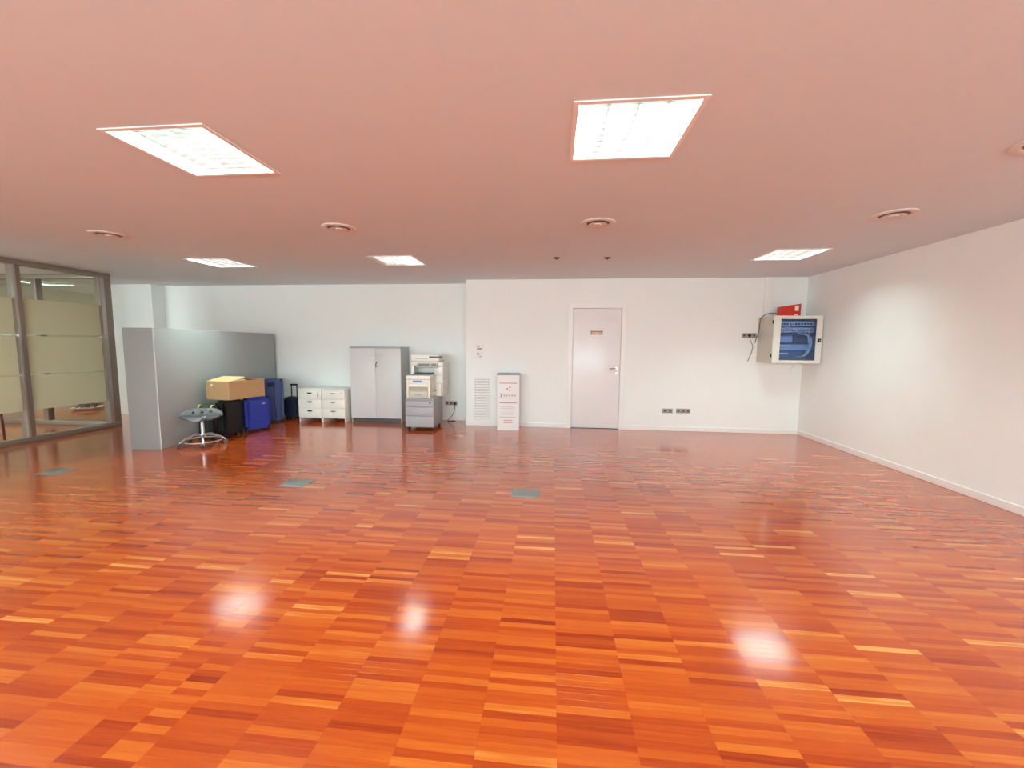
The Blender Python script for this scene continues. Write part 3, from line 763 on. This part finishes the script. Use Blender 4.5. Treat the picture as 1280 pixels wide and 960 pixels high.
box('side_cover', (.16, .27, -.03, .029, .005, .235), 'prn', t, bev=.006)
box('cover_latch', (.165, .185, -.036, -.0305, .09, .12), 'prnb', t)
box('paper_drawer', (-.27, .12, .018, .0295, .02, .15), 'prng', t, bev=.003)
box('side_seam', (.2852, .287, .06, .38, .30, .306), 'mgrey', t)

# ------------------------------------------------------------------ sockets
def socket_strip(label, loc, rz, n, w_, cat='socket', used=()):
    """faces local -y"""
    t = thing('socket_plate', label, cat, loc, rz, group='wall socket plates')
    h2 = .078
    box('frame', (-w_/2, w_/2, -.009, -.0003, -h2/2, h2/2), 'plate', t, bev=.003)
    for k in range(n):
        x = -w_/2 + w_*(k+.5)/n; a_ = min(w_/n*.42, .033)
        md = box('insert', (x-a_, x+a_, -.0125, -.0091, -.031, .031), 'plate', t, bev=.001)
        obj('socket_hole', lambda bm: cyl(bm, (x, -.0135, 0), (x, -.0126, 0), .017, 16), 'plated', md)
    return t
socket_strip('short grey socket plate on the back wall right of the door', (1.97, YB, .348), 0, 2, .175)
socket_strip('long grey socket plate on the back wall right of the door', (2.232, YB, .352), 0, 3, .235)
socket_strip('short grey socket plate low on the right wall', (XR, 5.125, .347), R(90), 2, .17)
socket_strip('long grey socket plate low on the right wall', (XR, 4.85, .345), R(90), 3, .26)
socket_strip('grey socket plate on the wall left of the network rack', (3.225, YB, 1.64), 0, 3, .235)
socket_strip('grey socket plate behind the pedestal, low on the recessed wall', (-1.925, YBL, .335), 0, 3, .235)
def plug(label, loc, pts, r=.005):
    t = thing('power_cable', label, 'cable', loc)
    obj('plug', lambda bm: (cyl(bm, (0, -.0145, 0), (0, -.05, 0), .020, 14), cyl(bm, (0, -.04, -.004), (0, -.04, -.03), .008, 10)), 'black', t, smooth=True)
    obj('cord', lambda bm: tube(bm, pts, r, n=8), mat('black_cord', (.03, .03, .035), .5), t, smooth=True)
    return t
plug('black plug and cord hanging to the floor beside the pedestal', (-1.845, YBL, .335), [(0, -.04, -.02), (-.005, -.05, -.10), (-.03, -.06, -.20), (-.10, -.07, -.28), (-.13, -.09, -.325), (-.05, -.12, -.329), (.02, -.10, -.329), (-.03, -.06, -.329), (-.12, -.11, -.329)], .005)
plug('black plug with thin cords left of the network rack', (3.222, YB, 1.64), [(0, -.04, -.02), (.01, -.045, -.08), (.05, -.05, -.17), (.045, -.045, -.26), (.02, -.03, -.36), (.0, -.02, -.43)], .004)
tag(obj('white_cable', lambda bm: tube(bm, [(-1.90, 7.33, 1.0), (-1.88, 7.35, .7), (-1.90, 7.30, .35), (-1.885, 7.28, .15), (-1.89, 7.33, .05), (-1.89, 7.33, .006)], .004, n=8), mat('white_cord', (.68, .67, .63), .5), smooth=True), 'thin pale cable hanging down behind the pedestal', 'cable')

# ------------------------------------------------------------------ wall grille and switch plates
t = thing('air_grille', 'white slatted air grille low on the back wall', 'grille', (-1.2475, YB, .487))
gw, gh = .32, .80
def gfr(bm):
    for a_ in ((-gw/2, gw/2, gh/2-.022, gh/2), (-gw/2, gw/2, -gh/2, -gh/2+.022), (-gw/2, -gw/2+.022, -gh/2+.022, gh/2-.022), (gw/2-.022, gw/2, -gh/2+.022, gh/2-.022)):
        bx(bm, a_[0], a_[1], -.014, -.0004, a_[2], a_[3], bev=.002, seg=1)
obj('frame', gfr, 'white', t)
box('backing', (-gw/2+.022, gw/2-.022, -.003, -.0006, -gh/2+.022, gh/2-.022), 'gap', t)
ns = 26; sl = None
for k in range(ns):
    z = -gh/2+.022 + (gh-.044)*(k+.5)/ns
    if sl is None:
        sl = obj('slat', lambda bm: prism(bm, [(-.0035, -.006), (-.0135, -.0125), (-.0135, -.010), (-.0035, .008)], -gw/2+.0225, gw/2-.0225, 'x'), 'white', t); o = sl
    else: o = sl.copy(); COL.objects.link(o)
    o.location = (0, 0, z)
for x in (-.09, .09): box('mullion', (x-.003, x+.003, -.0155, -.0137, -gh/2+.022, gh/2-.022), 'white', t)
for i, (z, lab) in enumerate(((1.405, 'upper of the two small white switch plates above the grille'), (1.275, 'lower of the two small white switch plates above the grille'))):
    t = thing('switch_plate', lab, 'switch', (-1.305, YB, z), group='switch plates above the grille')
    box('frame', (-.06, .06, -.010, -.0003, -.06, .06), 'white', t, bev=.004)
    if i == 0:
        box('display', (-.04, .015, -.0125, -.0101, .0, .035), 'inkgrey', t, bev=.001)
        box('rocker', (-.035, .045, -.013, -.0101, -.035, -.010), 'mgrey', t, bev=.001)
    else:
        obj('knob', lambda bm: cyl(bm, (-.015, -.022, .015), (-.015, -.0101, .015), .022, 18), 'mgrey', t, smooth=True)
        box('rocker', (.005, .045, -.013, -.0101, -.045, -.018), 'inkgrey', t, bev=.001)
    box('outline', (.053, .058, -.0115, -.0101, -.055, .055), 'mgrey', t)

# ------------------------------------------------------------------ display board
t = thing('display_board', 'narrow white display board with red print by the grille', 'sign board', (-.742, 6.765, .0005), R(4))
bw, bh = .375, .965
obj('panel', lambda bm: bx(bm, -bw/2, bw/2, 0, .32, 0, bh-.02, bev=.002), 'board', t)
box('top_rail', (-bw/2-.004, bw/2+.004, -.004, .324, bh-.0195, bh), 'mgrey', t, bev=.002, label='grey top rail')
Y_ = -.0002
obj('red_print', lambda bm: bars(bm, Y_, [(-.145, .145, .803, .013), (-.145, .15, .468, .014), (-.075, .075, .167, .011), (-.075, .075, .130, .011)]), 'inkred', t, label='red lettering')
obj('grey_print', lambda bm: bars(bm, Y_, [(-.13, .12, .40, .008), (-.13, .12, .375, .008), (-.11, .11, .345, .008), (-.12, .12, .30, .008), (-.10, .10, .275, .008), (-.145, .13, .225, .012), (-.09, .14, .555, .010)]), 'inkgrey', t, label='grey lettering')
def emblem(bm):
    for k in range(3):
        a_ = R(60+120*k); c_, s2 = .028*math.cos(a_), .028*math.sin(a_)
        cyl(bm, (.01+c_, Y_-.0015, .715+s2), (.01+c_, Y_, .715+s2), .013, 10)
    prism(bm, [(-.14, .635), (-.125, .635), (-.105, .60), (-.125, .565), (-.14, .565), (-.12, .60)], Y_-.0015, Y_, 'y')
obj('emblem', emblem, 'inkred', t, label='three dot emblem and red chevron')
def letters(bm):
    for k in range(5): bx(bm, -.08+.045*k, -.05+.045*k, Y_-.0015, Y_, .585, .615)
obj('logo_letters', letters, 'inkgrey', t)

# ------------------------------------------------------------------ network rack on the wall
t = thing('network_rack', 'beige wall mounted network rack with blue glass door', 'rack', (3.715, 6.64, 1.205))
rw, rd, rh = .70, YB-6.64-.0005, .725
def carc(bm):
    w2 = rw/2; y0 = .03; k = .012
    bx(bm, -w2, -w2+k, y0, rd, 0, rh); bx(bm, w2-k, w2, y0, rd, 0, rh); bx(bm, -w2+k, w2-k, y0, rd, 0, k); bx(bm, -w2+k, w2-k, y0, rd, rh-k, rh); bx(bm, -w2+k, w2-k, rd-k, rd, k, rh-k)
obj('case', carc, 'rackw', t)
box('back_plate', (-rw/2+.013, rw/2-.013, rd-.02, rd-.0125, .013, rh-.013), 'rackin', t)
box('gasket', (-rw/2+.006, -rw/2+.02, .0205, .0295, .01, rh-.01), 'black', t)  # black strip standing in for the shade in the door gap
dr = obj('door', lambda bm: (bx(bm, -rw/2, -rw/2+.10, 0, .02, .0, rh), bx(bm, rw/2-.085, rw/2, 0, .02, 0, rh), bx(bm, -rw/2+.10, rw/2-.085, 0, .02, rh-.05, rh), bx(bm, -rw/2+.10, rw/2-.085, 0, .02, 0, .045)), 'rackd', t)
box('door_glass', (-rw/2+.1005, rw/2-.0855, .008, .012, .0455, rh-.0505), 'rackglass', dr, label='blue tinted glass')
obj('glass_seal', lambda bm: (bx(bm, rw/2-.105, rw/2-.0857, .0125, .016, .0455, rh-.0505), bx(bm, .05, rw/2-.1055, .0125, .016, rh-.07, rh-.0507)), 'rackport', dr)
lk = box('lock', (rw/2-.065, rw/2-.02, -.016, -.0005, rh/2-.04, rh/2+.015), 'black', dr, bev=.006)
obj('lock_core', lambda bm: cyl(bm, (rw/2-.042, -.02, rh/2-.012), (rw/2-.042, -.0165, rh/2-.012), .009, 12), 'chrome', lk)
for z in (.09, rh-.12):
    obj('hinge', lambda bm: cyl(bm, (-rw/2-.004, .025, z), (-rw/2-.004, .025, z+.05), .010, 12), 'black', t, smooth=True)
gx0, gx1 = -rw/2+.06, rw/2-.04
for k, (z, hh, mt) in enumerate(((rh-.155, .075, 'rackpanel'), (rh-.25, .075, 'rackpanel'), (.32, .09, 'rackin'), (.20, .09, 'rackin'))):
    u = box('rack_unit', (gx0, gx1, .10, .30, z, z+hh), mt, t, bev=.003)
    if k < 2:
        def ports(bm):
            for j in range(12):
                x = gx0+.04+j*.043; bx(bm, x, x+.026, .096, .0995, z+.02, z+.045)
        obj('port', ports, 'rackport', u, kind='stuff')
obj('rail', lambda bm: (bx(bm, gx0-.02, gx0-.0005, .09, .12, .03, rh-.03), bx(bm, gx1+.0005, gx1+.02, .09, .12, .03, rh-.03)), 'rackin', t)
for z, l in ((.255, .19), (.135, .16)): box('cable_duct', (-rw/2+.105, -rw/2+.105+l, .06, .0895, z, z+.02), 'white', t, bev=.002, label='white cable duct')
box('shelf', (gx0, gx1, .08, .30, .06, .075), 'mgrey', t)
rr = random.Random(5)
for k in range(9):
    x0 = gx0+.06+k*.05; x1 = .17+rr.uniform(0, .06)
    pts = [(x0, .094, rh-.115), (x0+rr.uniform(-.03, .03), .06, rh-.19-rr.uniform(0, .06)), (x0+rr.uniform(-.05, .05), .058, rh-.215)]
    if k > 4: pts = [(x0, .094, rh-.21), (x0+.02, .06, rh-.26), (x1, .058, .40), (x1+.02, .055, .25), (x1-.05, .06, .12), (x1-.15, .07, .10)]
    obj('patch_cable', lambda bm: tube(bm, pts, .006, n=7), 'cable', t, smooth=True)
box('modem', (-.02, .19, .075, .0995, .31, .435), 'rackport', t, bev=.004)
obj('cable_gland', lambda bm: [bx(bm, x, x+.09, .10, .18, -.012, -.0005) for x in (-.2, .15)], 'rackw', t)
obj('loose_wire', lambda bm: tube(bm, [(.0, .12, -.0005), (.03, .11, -.05), (-.02, .11, -.10), (.0, .11, -.16)], .0025, n=6), 'prng', t, smooth=True)
# red box on the rack
t = thing('red_box', 'small red box with white sticker on top of the rack', 'box', (3.675, 6.86, 1.9305))
obj('body', lambda bm: prism(bm, [(-.14, 0), (.145, 0), (.15, .195), (-.135, .15)], -.06, .06, 'y'), 'red', t)
box('side_band', (.1455, .152, -.055, .055, .01, .185), 'redd', t)
box('sticker', (.06, .115, -.0625, -.0603, .085, .165), 'tape', t, label='white sticker')
box('lamp_window', (.055, .11, -.0625, -.0603, .015, .032), 'tape', t)
tag(obj('rack_cable', lambda bm: tube(bm, [(3.54, 6.90, 1.975), (3.47, 6.92, 1.99), (3.40, 6.96, 1.975), (3.345, 7.0, 1.92), (3.335, 7.02, 1.82), (3.345, 7.04, 1.74), (3.338, 7.06, 1.67), (3.325, 7.08, 1.60), (3.318, 7.10, 1.52)], .006, n=8), mat('grey_cord', (.12, .11, .10), .5), smooth=True), 'dark cable running from the red box down past the rack side', 'cable')
t = thing('cable_trunking', 'white vertical cable trunking from the rack to the ceiling', 'trunking', (3.478, YB, 0))
box('duct', (-.058, .058, -.028, -.0004, 1.932, H-.0015), 'wall', t, bev=.002)
